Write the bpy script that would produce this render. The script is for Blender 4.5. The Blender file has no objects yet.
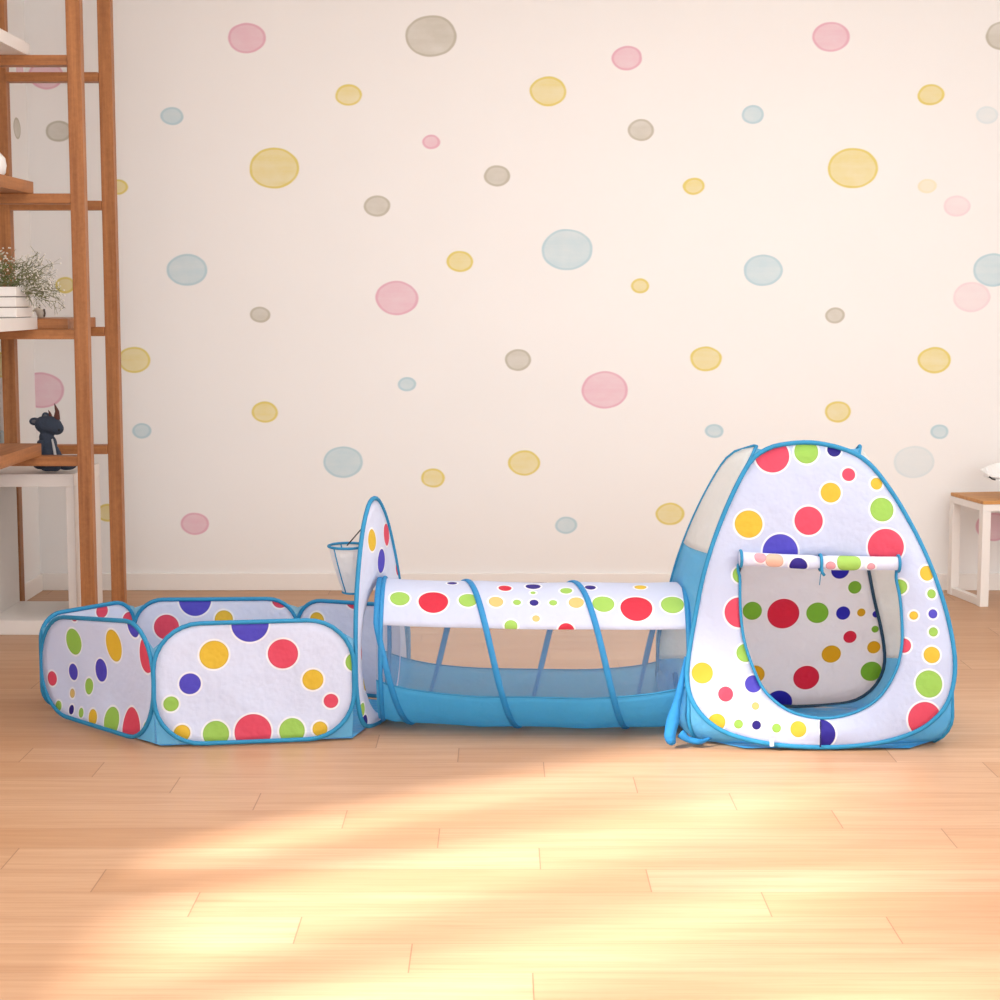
import bpy, bmesh, math, random
from mathutils import Vector, Matrix
random.seed(7)
PI = math.pi
scene = bpy.context.scene
COL = scene.collection

def lin(r, g, b):
    f = lambda c: (c/255/12.92) if c/255 <= 0.04045 else ((c/255+0.055)/1.055)**2.4
    return (f(r), f(g), f(b), 1.0)

# ------------------------------------------------------------------ camera
FP = 1800.0; CAMH = 1.2; HY = 295.0
PITCH = math.atan((500-HY)/FP)
cam = bpy.data.cameras.new('camera'); camo = bpy.data.objects.new('camera', cam); COL.objects.link(camo)
camo.location = (0, 0, CAMH); camo.rotation_euler = (PI/2-PITCH, 0, 0)
cam.sensor_width = 36; cam.lens = 36*FP/1000; cam.clip_start = 0.05; cam.clip_end = 100
scene.camera = camo
scene.view_settings.view_transform = 'Standard'; scene.view_settings.look = 'None'
scene.view_settings.gamma = 1.0; scene.view_settings.use_curve_mapping = False
scene.view_settings.exposure = 0.29

# ------------------------------------------------------------------ light
world = bpy.data.worlds.new('sky'); scene.world = world; world.use_nodes = True
bg = world.node_tree.nodes['Background']
bg.inputs[0].default_value = (0.90, 0.95, 1.0, 1); bg.inputs[1].default_value = 1.0

SUN_DIR = Vector((0.81, 0.585, 0)); SUN_DIR.normalize()
ELEV = math.radians(33)
sd = Vector((SUN_DIR.x*math.cos(ELEV), SUN_DIR.y*math.cos(ELEV), -math.sin(ELEV)))
sun = bpy.data.lights.new('sun', 'SUN'); suno = bpy.data.objects.new('sun', sun); COL.objects.link(suno)
suno.rotation_euler = sd.to_track_quat('-Z', 'Y').to_euler(); suno.location = (-6, -2, 5)
sun.energy = 10.0; sun.angle = math.radians(6.0); sun.color = (1.0, 0.97, 0.94)

def area(name, loc, d, sx, sy, e, c):
    l = bpy.data.lights.new(name, 'AREA'); o = bpy.data.objects.new(name, l); COL.objects.link(o)
    l.shape = 'RECTANGLE'; l.size = sx; l.size_y = sy; l.energy = e; l.color = c
    o.location = loc; o.rotation_euler = Vector(d).to_track_quat('-Z', 'Y').to_euler()
    return o
area('front_fill', (0.4, -1.9, 1.55), (0.0, 1, -0.02), 4.6, 2.4, 100, (0.88, 0.95, 1.0))  # added fill lamp behind the camera, no window is built there
area('right_wall_fill', (2.82, 4.5, 1.55), (-1, 0.22, 0.0), 2.6, 1.9, 38, (0.94, 0.97, 1.0))  # added lamp brightening the back wall from the right, that side wall is solid
area('left_window_daylight', (-1.98, 2.3, 1.6), (1, 0.35, -0.1), 2.0, 1.4, 20, (0.92, 0.97, 1.0))
area('overhead_fill', (0.7, 3.9, 2.72), (0, 0, -1), 3.0, 3.4, 46, (0.92, 0.97, 1.0))  # added fill lamp under the closed ceiling, lifts the pen and tent interiors

# ------------------------------------------------------------------ pixel helpers (measure the photo, give world points)
cp, sp = math.cos(PITCH), math.sin(PITCH)
def ray(px, py):
    x = (px-500)/FP; y = (500-py)/FP
    return Vector((x, cp + y*sp, -sp + y*cp))
def G(px, py, z=0.0):
    r = ray(px, py); t = (z-CAMH)/r.z
    return Vector((0, 0, CAMH)) + r*t
def atY(px, py, Y):
    r = ray(px, py); return Vector((0, 0, CAMH)) + r*(Y/r.y)
def dist(p): return p.y*cp + (CAMH-p.z)*sp
class Plane:
    def __init__(s, O, U, V):
        s.O = Vector(O); s.U = Vector(U).normalized(); s.V = Vector(V).normalized()
        s.N = s.U.cross(s.V).normalized()
        s.k = 0.0
    def P(s, u, v, w=0.0): return s.O + s.U*u + s.V*v*(1+s.k*u) + s.N*w
    def px(s, px, py):
        r = ray(px, py); C = Vector((0, 0, CAMH))
        t = (s.O-C).dot(s.N)/r.dot(s.N); p = C + r*t
        u = (p-s.O).dot(s.U); return (u, (p-s.O).dot(s.V)/(1+s.k*u), dist(p))

# ------------------------------------------------------------------ object helpers
def link(o, parent=None):
    COL.objects.link(o)
    if parent is not None: o.parent = parent
    return o
def thing(name, label, cat, group=None):
    o = bpy.data.objects.new(name, None); o.empty_display_size = 0.05; COL.objects.link(o)
    o['label'] = label; o['category'] = cat
    if group: o['group'] = group
    return o
def tag(o, label, cat, group=None):
    o['label'] = label; o['category'] = cat
    if group: o['group'] = group
    return o
def build(name, verts, faces, mat, parent=None, uvs=None, smooth=True, mats=None, fmat=None):
    me = bpy.data.meshes.new(name); me.from_pydata([tuple(v) for v in verts], [], faces); me.update()
    if uvs is not None:
        l = me.uv_layers.new(name='UVMap')
        for lp in me.loops: l.data[lp.index].uv = uvs[lp.vertex_index]
    me.materials.append(mat)
    for p in me.polygons: p.use_smooth = smooth
    return link(bpy.data.objects.new(name, me), parent)
def place_root(t, loc):
    """put an Empty at the thing's base and keep its children where they are"""
    t.location = loc
    for c in COL.objects:
        if c.parent == t: c.matrix_parent_inverse = Matrix.Translation(-Vector(loc))
class MB:
    def __init__(s): s.v = []; s.f = []
    def add(s, v, f):
        n = len(s.v); s.v += [Vector(a) for a in v]; s.f += [tuple(i+n for i in q) for q in f]; return s
    def box(s, x0, y0, z0, x1, y1, z1, bev=0.0, M=None):
        bm = bmesh.new(); bmesh.ops.create_cube(bm, size=1)
        for v in bm.verts: v.co = Vector(((x0+x1)/2+v.co.x*(x1-x0), (y0+y1)/2+v.co.y*(y1-y0), (z0+z1)/2+v.co.z*(z1-z0)))
        if bev: bmesh.ops.bevel(bm, geom=bm.edges[:]+bm.verts[:], offset=bev, segments=2, profile=.6, affect='EDGES')
        bm.verts.index_update()
        v = [v.co.copy() for v in bm.verts]; f = [tuple(a.index for a in q.verts) for q in bm.faces]; bm.free()
        if M: v = [M @ a for a in v]
        return s.add(v, f)
    def ell(s, c, r, M=None, seg=20, rings=12):
        bm = bmesh.new(); bmesh.ops.create_uvsphere(bm, u_segments=seg, v_segments=rings, radius=1)
        bm.verts.index_update()
        v = [Vector((a.co.x*r[0], a.co.y*r[1], a.co.z*r[2])) for a in bm.verts]
        if M: v = [M @ a for a in v]
        v = [a+Vector(c) for a in v]; f = [tuple(a.index for a in q.verts) for q in bm.faces]; bm.free()
        return s.add(v, f)
    def tube(s, pts, r, seg=8, closed=False, flat=None):
        pts = [Vector(p) for p in pts]; n = len(pts); rr = r if isinstance(r, (list, tuple)) else [r]*n
        tan = []
        for i in range(n):
            a = pts[(i-1) % n] if (closed or i > 0) else pts[i]; b = pts[(i+1) % n] if (closed or i < n-1) else pts[i]
            d = b-a; tan.append(d.normalized() if d.length > 1e-9 else Vector((0, 0, 1)))
        up = Vector((0, 0, 1)) if abs(tan[0].z) < .9 else Vector((1, 0, 0))
        nx = (up - tan[0]*up.dot(tan[0])).normalized(); v = []
        for i in range(n):
            nx = (nx - tan[i]*nx.dot(tan[i])).normalized(); ny = tan[i].cross(nx)
            for k in range(seg):
                a = 2*PI*k/seg; v.append(pts[i] + (nx*math.cos(a) + ny*math.sin(a))*rr[i])
        f = []
        for i in range(n if closed else n-1):
            j = (i+1) % n
            for k in range(seg):
                f.append((i*seg+k, i*seg+(k+1) % seg, j*seg+(k+1) % seg, j*seg+k))
        if not closed: f.append(tuple(range(seg-1, -1, -1))); f.append(tuple((n-1)*seg+k for k in range(seg)))
        return s.add(v, f)
    def lathe(s, prof, c, seg=24):
        v = []; n = len(prof)
        for k in range(seg):
            a = 2*PI*k/seg
            for r, z in prof: v.append(Vector(c)+Vector((r*math.cos(a), r*math.sin(a), z)))
        f = [(k*n+i, ((k+1) % seg)*n+i, ((k+1) % seg)*n+i+1, k*n+i+1) for k in range(seg) for i in range(n-1)]
        return s.add(v, f)
    def build(s, name, mat, parent=None, smooth=False):
        return build(name, s.v, s.f, mat, parent, smooth=smooth)

# ------------------------------------------------------------------ materials
def newmat(name):
    m = bpy.data.materials.new(name); m.use_nodes = True; nt = m.node_tree; nt.nodes.clear()
    out = nt.nodes.new('ShaderNodeOutputMaterial'); return m, nt, out
def N(nt, t, **kw):
    n = nt.nodes.new(t)
    for k, v in kw.items(): setattr(n, k, v)
    return n
def math_(nt, op, a, b=None, c=None, clamp=False):
    n = nt.nodes.new('ShaderNodeMath'); n.operation = op; n.use_clamp = clamp
    for i, x in enumerate((a, b, c)):
        if x is None: continue
        if isinstance(x, (int, float)): n.inputs[i].default_value = x
        else: nt.links.new(x, n.inputs[i])
    return n.outputs[0]
def mixc(nt, fac, a, b, blend='MIX'):
    n = nt.nodes.new('ShaderNodeMix'); n.data_type = 'RGBA'; n.blend_type = blend
    for i, x in ((0, fac), (6, a), (7, b)):
        if isinstance(x, (int, float)): n.inputs[i].default_value = x
        elif isinstance(x, (tuple, list)): n.inputs[i].default_value = x
        else: nt.links.new(x, n.inputs[i])
    return n.outputs[2]
def maprange(nt, x, a, b, c=0.0, d=1.0):
    n = nt.nodes.new('ShaderNodeMapRange'); nt.links.new(x, n.inputs[0])
    for i, v in enumerate((a, b, c, d)): n.inputs[i+1].default_value = v
    return n.outputs[0]
def bump(nt, h, st, dist_):
    b = nt.nodes.new('ShaderNodeBump'); b.inputs['Strength'].default_value = st; b.inputs['Distance'].default_value = dist_
    nt.links.new(h, b.inputs['Height']); return b.outputs[0]
def noise(nt, vec, scale, detail=3, rough=.5):
    n = nt.nodes.new('ShaderNodeTexNoise'); n.inputs['Scale'].default_value = scale
    n.inputs['Detail'].default_value = detail; n.inputs['Roughness'].default_value = rough
    if vec is not None: nt.links.new(vec, n.inputs['Vector'])
    return n
def plain(name, c, rough=.6, var=.06, nscale=20, bumpd=0.0, metal=0):
    m, nt, out = newmat(name); b = N(nt, 'ShaderNodeBsdfPrincipled'); nt.links.new(b.outputs[0], out.inputs[0])
    tc = N(nt, 'ShaderNodeTexCoord'); n = noise(nt, tc.outputs['Object'], nscale)
    d = tuple(x*(1-var*2) for x in c[:3])+(1,)
    nt.links.new(mixc(nt, n.outputs[0], c, d), b.inputs['Base Color'])
    b.inputs['Roughness'].default_value = rough; b.inputs['Metallic'].default_value = metal
    if bumpd: nt.links.new(bump(nt, n.outputs[0], .5, bumpd), b.inputs['Normal'])
    return m

def dist_all(nt, vec, dots):
    cur = None
    for (u, v, r) in dots:
        d = nt.nodes.new('ShaderNodeVectorMath'); d.operation = 'DISTANCE'
        nt.links.new(vec, d.inputs[0]); d.inputs[1].default_value = (u, v, 0)
        s = math_(nt, 'SUBTRACT', d.outputs['Value'], r)
        cur = s if cur is None else math_(nt, 'MINIMUM', cur, s)
    return cur

DC = {'red': lin(234, 86, 114), 'crimson': lin(222, 44, 70), 'yellow': lin(236, 202, 64), 'green': lin(172, 214, 100), 'indigo': lin(92, 84, 208),
      'navy': lin(45, 30, 140), 'half': lin(52, 40, 160), 'tan': lin(232, 205, 130), 'pink': lin(240, 170, 180), 'peach': lin(240, 195, 170)}
WHITE_FAB = lin(228, 233, 249)
def fabric(name, dots=(), base=WHITE_FAB, trans=.35, sat=1.0, alpha=0.0, darkrim=True):
    """dotted polyester, prints laid out in metres on the cloth's own UV map"""
    m, nt, out = newmat(name)
    uv = N(nt, 'ShaderNodeUVMap'); uv.uv_map = 'UVMap'
    c = base
    by = {}
    for (col, u, v, r) in dots: by.setdefault(col, []).append((u, v, r))
    def dist_field(nt, vec, ds):
        d = dist_all(nt, vec, ds)
        if len(ds) == 1 and ds[0] in [h[1:] for h in dots if h[0] == 'half']:
            sx = N(nt, 'ShaderNodeSeparateXYZ'); nt.links.new(vec, sx.inputs[0])
            d = math_(nt, 'MAXIMUM', d, math_(nt, 'SUBTRACT', ds[0][0], sx.outputs[0]))
        return d
    for col, ds in by.items():
        d = dist_field(nt, uv.outputs[0], ds)
        ring = maprange(nt, d, .0055, .0045)
        c = mixc(nt, ring, c, lin(250, 250, 253))
    for col, ds in by.items():
        d = dist_field(nt, uv.outputs[0], ds)
        f = maprange(nt, d, .0006, -.0006)
        k = DC[col]; edge = tuple(x*.62 for x in k[:3])+(1,)
        e = maprange(nt, math_(nt, 'ABSOLUTE', math_(nt, 'ADD', d, .0012)), .0014, .0004)
        cc = mixc(nt, math_(nt, 'MULTIPLY', e, .55 if darkrim else 0), k, edge)
        c = mixc(nt, f, c, cc)
    tc = N(nt, 'ShaderNodeTexCoord')
    n1 = noise(nt, tc.outputs['Object'], 5.5, 4, .55); n2 = noise(nt, tc.outputs['Object'], 300, 1)
    h = math_(nt, 'ADD', n1.outputs[0], math_(nt, 'MULTIPLY', n2.outputs[0], .02))
    bn = bump(nt, h, .5, .05)
    p = N(nt, 'ShaderNodeBsdfPrincipled'); p.inputs['Roughness'].default_value = .62
    t = N(nt, 'ShaderNodeBsdfTranslucent'); mx = N(nt, 'ShaderNodeMixShader'); mx.inputs[0].default_value = trans
    for s, i in ((p, 'Base Color'), (t, 'Color')):
        if isinstance(c, tuple): s.inputs[i].default_value = c
        else: nt.links.new(c, s.inputs[i])
        nt.links.new(bn, s.inputs['Normal'])
    nt.links.new(p.outputs[0], mx.inputs[1]); nt.links.new(t.outputs[0], mx.inputs[2])
    nt.links.new(mx.outputs[0], out.inputs[0])
    return m
def net(name, c, opacity=.6, trans=.4, rough=.5):
    """sheer woven mesh: part of the light goes straight through"""
    m, nt, out = newmat(name)
    tc = N(nt, 'ShaderNodeTexCoord'); n1 = noise(nt, tc.outputs['Object'], 9, 4, .6)
    col = mixc(nt, n1.outputs[0], c, tuple(x*.86 for x in c[:3])+(1,))
    bn = bump(nt, n1.outputs[0], .5, .04)
    p = N(nt, 'ShaderNodeBsdfPrincipled'); p.inputs['Roughness'].default_value = rough
    t = N(nt, 'ShaderNodeBsdfTranslucent'); a = N(nt, 'ShaderNodeMixShader'); a.inputs[0].default_value = trans
    tr = N(nt, 'ShaderNodeBsdfTransparent'); b = N(nt, 'ShaderNodeMixShader'); b.inputs[0].default_value = opacity
    for s, i in ((p, 'Base Color'), (t, 'Color')):
        nt.links.new(col, s.inputs[i]); nt.links.new(bn, s.inputs['Normal'])
    nt.links.new(p.outputs[0], a.inputs[1]); nt.links.new(t.outputs[0], a.inputs[2])
    nt.links.new(tr.outputs[0], b.inputs[1]); nt.links.new(a.outputs[0], b.inputs[2])
    nt.links.new(b.outputs[0], out.inputs[0])
    return m
def wood(name, c1, c2, axis='Z', rough=.5):
    m, nt, out = newmat(name); b = N(nt, 'ShaderNodeBsdfPrincipled'); nt.links.new(b.outputs[0], out.inputs[0])
    tc = N(nt, 'ShaderNodeTexCoord'); mp = N(nt, 'ShaderNodeMapping')
    sc = {'X': (2.0, 45, 45), 'Y': (45, 2.0, 45), 'Z': (45, 45, 2.0)}[axis]
    mp.inputs['Scale'].default_value = sc; nt.links.new(tc.outputs['Object'], mp.inputs['Vector'])
    n = noise(nt, mp.outputs[0], 1.0, 6, .65); n2 = noise(nt, tc.outputs['Object'], 60, 3, .7)
    f = maprange(nt, math_(nt, 'ADD', math_(nt, 'MULTIPLY', n.outputs[0], .75), math_(nt, 'MULTIPLY', n2.outputs[0], .25)), .32, .68)
    nt.links.new(mixc(nt, f, c1, c2), b.inputs['Base Color']); b.inputs['Roughness'].default_value = rough
    nt.links.new(bump(nt, n.outputs[0], .25, .002), b.inputs['Normal'])
    return m

RIM = fabric('teal_piping', base=lin(36, 138, 184), trans=.15)
BLUE_NET = net('sky_blue_mesh', lin(135, 220, 255), .78, .62)
BLUE_FAB = net('sky_blue_nylon', lin(78, 190, 250), .96, .1, .35)
CLEAR_NET = net('white_fine_mesh', lin(254, 254, 254), .07, .6)
BLACK = plain('black_thread', lin(25, 25, 30), .6)
W_SHELF = [wood('oak_'+a, lin(190, 126, 72), lin(138, 82, 40), a) for a in 'XYZ']
WX, WY, WZ = W_SHELF
WHITE_PAINT = plain('white_paint', lin(238, 232, 226), .45, .02)
TABLE_TOP = wood('table_top_wood', lin(214, 156, 88), lin(176, 116, 56), 'X')

# ------------------------------------------------------------------ setting
YW = G(500, 590).y
XL = G(41, 590).x
XR = 2.9; YF = -2.0; ZC = 2.78
def struct(o): o['kind'] = 'structure'; return o

def floor_mat():
    m, nt, out = newmat('oak_planks'); b = N(nt, 'ShaderNodeBsdfPrincipled'); nt.links.new(b.outputs[0], out.inputs[0])
    tc = N(nt, 'ShaderNodeTexCoord'); sx = N(nt, 'ShaderNodeSeparateXYZ'); nt.links.new(tc.outputs['Object'], sx.inputs[0])
    X, Y = sx.outputs[0], sx.outputs[1]
    Y0_ = G(500, 930).y; W = (G(500, 755).y-Y0_)/9; L = 1.135; SH = .2216
    ry = math_(nt, 'DIVIDE', math_(nt, 'SUBTRACT', Y, Y0_-W/2), W); row = math_(nt, 'FLOOR', ry)
    # row 0 is centred on y = 3.40 and has a joint at x = .75
    xx = math_(nt, 'DIVIDE', math_(nt, 'SUBTRACT', math_(nt, 'MULTIPLY_ADD', row, SH, X), .75), L); colm = math_(nt, 'FLOOR', xx)
    fy = math_(nt, 'SUBTRACT', ry, row); fx = math_(nt, 'SUBTRACT', xx, colm)
    def edge(f, size, w):
        a = math_(nt, 'MULTIPLY', math_(nt, 'MINIMUM', f, math_(nt, 'SUBTRACT', 1.0, f)), size)
        return maprange(nt, a, w, w*.35)
    ex = edge(fx, L, .0017); ey = edge(fy, W, .0016)
    cb = N(nt, 'ShaderNodeCombineXYZ'); nt.links.new(row, cb.inputs[0]); nt.links.new(colm, cb.inputs[1])
    wn = N(nt, 'ShaderNodeTexWhiteNoise'); wn.noise_dimensions = '2D'; nt.links.new(cb.outputs[0], wn.inputs['Vector'])
    off = N(nt, 'ShaderNodeVectorMath', operation='MULTIPLY_ADD'); nt.links.new(wn.outputs['Color'], off.inputs[0])
    off.inputs[1].default_value = (37, 11, 5); nt.links.new(tc.outputs['Object'], off.inputs[2])
    mp = N(nt, 'ShaderNodeMapping'); mp.inputs['Scale'].default_value = (1.2, 16, 1); nt.links.new(off.outputs[0], mp.inputs['Vector'])
    g1 = noise(nt, mp.outputs[0], 1.6, 5, .6); g1.inputs['Distortion'].default_value = .6
    mp2 = N(nt, 'ShaderNodeMapping'); mp2.inputs['Scale'].default_value = (3, 120, 1); nt.links.new(off.outputs[0], mp2.inputs['Vector'])
    g2 = noise(nt, mp2.outputs[0], 1.0, 4, .6)
    c = mixc(nt, wn.outputs['Value'], FL_A, FL_B)
    c = mixc(nt, maprange(nt, g1.outputs[0], .35, .75, 0, .55), c, FL_C)
    c = mixc(nt, maprange(nt, g2.outputs[0], .45, .75, 0, .30), c, lin(150, 100, 64))
    c = mixc(nt, math_(nt, 'MULTIPLY', ey, .38), c, lin(120, 72, 42))
    c = mixc(nt, math_(nt, 'MULTIPLY', ex, .6), c, lin(105, 66, 40))
    nt.links.new(c, b.inputs['Base Color']); b.inputs['Roughness'].default_value = .42; b.inputs['Specular IOR Level'].default_value = .3
    nt.links.new(bump(nt, g2.outputs[0], .12, .002), b.inputs['Normal'])
    return m
FL_A = lin(202, 163, 130); FL_B = lin(190, 147, 111); FL_C = lin(172, 126, 90)
def quad(name, pts, mat):
    return struct(build(name, pts, [tuple(range(len(pts)))], mat, smooth=False))
def slab(name, x0, y0, z0, x1, y1, z1, mat): return struct(MB().box(x0, y0, z0, x1, y1, z1).build(name, mat))
slab('floor', XL-.1, YF-.1, -.1, XR+.1, YW+.1, 0, floor_mat())

WALL_BASE = lin(242, 239, 236)
def wall_mat(name, dots, axes):
    """watercolour spots printed on the wallpaper; dots: colour, a, z, radius, strength"""
    m, nt, out = newmat(name); b = N(nt, 'ShaderNodeBsdfPrincipled'); nt.links.new(b.outputs[0], out.inputs[0])
    b.inputs['Roughness'].default_value = .9; b.inputs['Specular IOR Level'].default_value = .1
    tc = N(nt, 'ShaderNodeTexCoord'); sx = N(nt, 'ShaderNodeSeparateXYZ'); nt.links.new(tc.outputs['Object'], sx.inputs[0])
    cb = N(nt, 'ShaderNodeCombineXYZ'); nt.links.new(math_(nt, 'DIVIDE', sx.outputs[axes], 1.265), cb.inputs[0]); nt.links.new(sx.outputs[2], cb.inputs[1])
    wob = noise(nt, cb.outputs[0], 9, 2)
    v = N(nt, 'ShaderNodeVectorMath', operation='MULTIPLY_ADD'); nt.links.new(wob.outputs['Color'], v.inputs[0])
    v.inputs[1].default_value = (.012, .012, 0); nt.links.new(cb.outputs[0], v.inputs[2])
    v2 = N(nt, 'ShaderNodeVectorMath', operation='SUBTRACT'); nt.links.new(v.outputs[0], v2.inputs[0]); v2.inputs[1].default_value = (.006, .006, 0)
    pap = noise(nt, tc.outputs['Object'], 3, 3)
    c = mixc(nt, pap.outputs[0], WALL_BASE, tuple(x*.97 for x in WALL_BASE[:3])+(1,))
    by = {}
    for (col, a, z, r, s) in dots: by.setdefault((col, s), []).append((a/1.265, z, r))
    W = {'p': lin(228, 180, 194), 'y': lin(226, 208, 122), 'b': lin(188, 212, 219), 'g': lin(194, 188, 172)}
    wash = noise(nt, cb.outputs[0], 13, 4, .6)
    mp = N(nt, 'ShaderNodeMapping'); mp.inputs['Scale'].default_value = (3, 40, 1); nt.links.new(cb.outputs[0], mp.inputs['Vector'])
    streak = noise(nt, mp.outputs[0], 1, 3)
    wmix = math_(nt, 'ADD', math_(nt, 'MULTIPLY', wash.outputs[0], .6), math_(nt, 'MULTIPLY', streak.outputs[0], .4))
    for (col, s), ds in by.items():
        d = dist_all(nt, v2.outputs[0], ds)
        f = maprange(nt, d, .002, -.002)
        e = maprange(nt, math_(nt, 'ABSOLUTE', math_(nt, 'ADD', d, .0045)), .006, .0005, 0, .35)
        a = math_(nt, 'ADD', maprange(nt, wmix, .3, .7, .52, .86), e)
        a = math_(nt, 'MULTIPLY', math_(nt, 'MULTIPLY', a, f), s)
        c = mixc(nt, a, c, W[col])
        if s == 1: c = mixc(nt, math_(nt, 'MULTIPLY', math_(nt, 'MULTIPLY', e, f), .22), c, tuple(x*.55 for x in W[col][:3])+(1,))
    nt.links.new(c, b.inputs['Base Color'])
    return m
BD = [('p',247,38,15),('p',627,58,12),('p',831,37,15),('p',431,142,7.3),('p',397,298,17),('p',605,390,18.5),('p',195,524,11.3),('p',46,75,14),('p',994,527,14.5),('p',41,390,18),
      ('y',274,168,20),('y',349,95,10.6),('y',548,91,14.7),('y',460,261,10.4),('y',265,412,10.5),('y',433,478,9.6),('y',524,463,12.7),('y',670,514,11.2),('y',640,286,7.3),('y',694,186,8.6),('y',706,359,12.6),('y',853,168,20),('y',931,95,10.6),('y',934,360,13),('y',838,412,10.5),('y',134,360,13),('y',65,285,8),('y',118,187,8),('y',107,513,9),
      ('b',172,116,9.2),('b',187,270,16),('b',142,431,7.6),('b',567,250,20.5),('b',753,115,9.2),('b',763,270,15.6),('b',407,384,7.3),('b',343,462,15.7),('b',566,525,8.6),('b',714,431,7.2),('b',939,432,7.6),('b',993,270,16),
      ('g',431,36,20.5),('g',377,206,10.5),('g',497,176,10.5),('g',641,130,10.5),('g',518,360,10.6),('g',260,315,8),('g',59,131,10.5),('g',835,315,8),('g',1003,36,14)]
BF = [('b',914,462,16),('b',987,115,9),('p',957,206,10.5),('y',927,186,7.5),('p',972,297,15)]
wd = []
for lst, s in ((BD, 1), (BF, .42)):
    for col, px, py, ry in lst:
        p = atY(px, py, YW); wd.append((col, p.x, p.z, ry*dist(p)/FP, s))
pl = Plane((XL, 0, 0), (0, 1, 0), (0, 0, 1))
ld = []
for col, px, py, ry in [('g',17,128,11),('p',20,72,11),('y',1,365,13),('b',2,440,10)]:
    u, v, d = pl.px(px, py); ld.append((col, u, v, ry*d/FP, 1))
for i in range(14):
    ld.append((random.choice('pybg'), random.uniform(3.6, 6.0), random.uniform(.2, 2.5), random.uniform(.03, .07), 1))
slab('wall_back', XL-.1, YW, 0, XR+.1, YW+.1, ZC, wall_mat('spotted_wallpaper', wd, 0))
LEFTMAT = wall_mat('spotted_wallpaper_left', ld, 1)
# left wall with a tall window (sun comes through it)
WY0, WY1, WZ0, WZ1 = 0.75, 3.03, .92, 2.30
lw = MB(); lw.box(XL-.1, YF, 0, XL, WY0, ZC); lw.box(XL-.1, WY1, 0, XL, YW, ZC)
lw.box(XL-.1, WY0, 0, XL, WY1, WZ0); lw.box(XL-.1, WY0, WZ1, XL, WY1, ZC)
struct(lw.build('wall_left', LEFTMAT))
fr = MB()
for y in (WY0+.03, WY1-.03): fr.box(XL-.08, y-.03, WZ0, XL-.03, y+.03, WZ1, .004)
for y in (1.38, 1.98, 2.64): fr.box(XL-.075, y-.07, WZ0+.06, XL-.035, y+.07, WZ1-.06, .004)
for z in (WZ0+.03, WZ1-.03): fr.box(XL-.079, WY0+.06, z-.03, XL-.031, WY1-.06, z+.03, .004)
struct(fr.build('window_1', WHITE_PAINT))
slab('wall_right', XR, YF, 0, XR+.1, YW, ZC, plain('wall_paint', WALL_BASE, .9, .02, 3))
slab('ceiling', XL-.1, YF, ZC, XR+.1, YW+.1, ZC+.08, plain('ceiling_paint', lin(244, 240, 236), .9, .02, 3))
def baseboard(name, x0, y0, x1, y1):
    struct(MB().box(x0, y0, 0, x1, y1, .068, .004).build(name, WHITE_PAINT))
BASEP = plain('baseboard_paint', lin(240, 234, 228), .5, .01)
b_ = MB().box(XL+.012, YW-.012, 0, XR, YW, .070, .003); struct(b_.build('baseboard_back', BASEP))
b_ = MB().box(XL, YF, 0, XL+.012, YW, .070, .003); struct(b_.build('baseboard_left', BASEP))

# ------------------------------------------------------------------ curve helpers
def catmull(pts, n, closed=True):
    m = len(pts); out = []
    for i in range(m if closed else m-1):
        p0, p1, p2, p3 = [Vector(pts[(i+k) % m]) if closed else Vector(pts[min(max(i+k, 0), m-1)]) for k in (-1, 0, 1, 2)]
        for k in range(n):
            t = k/n
            out.append(.5*((2*p1)+(p2-p0)*t+(2*p0-5*p1+4*p2-p3)*t*t+(3*p1-p0-3*p2+p3)*t**3))
    if not closed: out.append(Vector(pts[-1]))
    return out
def resample(poly, n, closed=True):
    pts = poly+[poly[0]] if closed else poly
    L = [0]
    for a, b in zip(pts, pts[1:]): L.append(L[-1]+(b-a).length)
    out = []; j = 0
    for k in range(n):
        s = L[-1]*k/(n if closed else n-1)
        while j < len(L)-2 and L[j+1] < s: j += 1
        t = (s-L[j])/max(L[j+1]-L[j], 1e-9); out.append(pts[j].lerp(pts[j+1], min(max(t, 0), 1)))
    return out
def hit(poly, c, ang):
    """distance from c to polygon along angle"""
    d = Vector((math.cos(ang), math.sin(ang))); best = None
    for i in range(len(poly)):
        a = Vector(poly[i][:2])-c; b = Vector(poly[(i+1) % len(poly)][:2])-c; e = b-a
        den = d.x*e.y-d.y*e.x
        if abs(den) < 1e-12: continue
        t = (a.x*e.y-a.y*e.x)/den; s = (a.x*d.y-a.y*d.x)/den
        if t > 0 and -1e-6 <= s <= 1+1e-6: best = t if best is None else max(best, t)
    return best or 0
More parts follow.
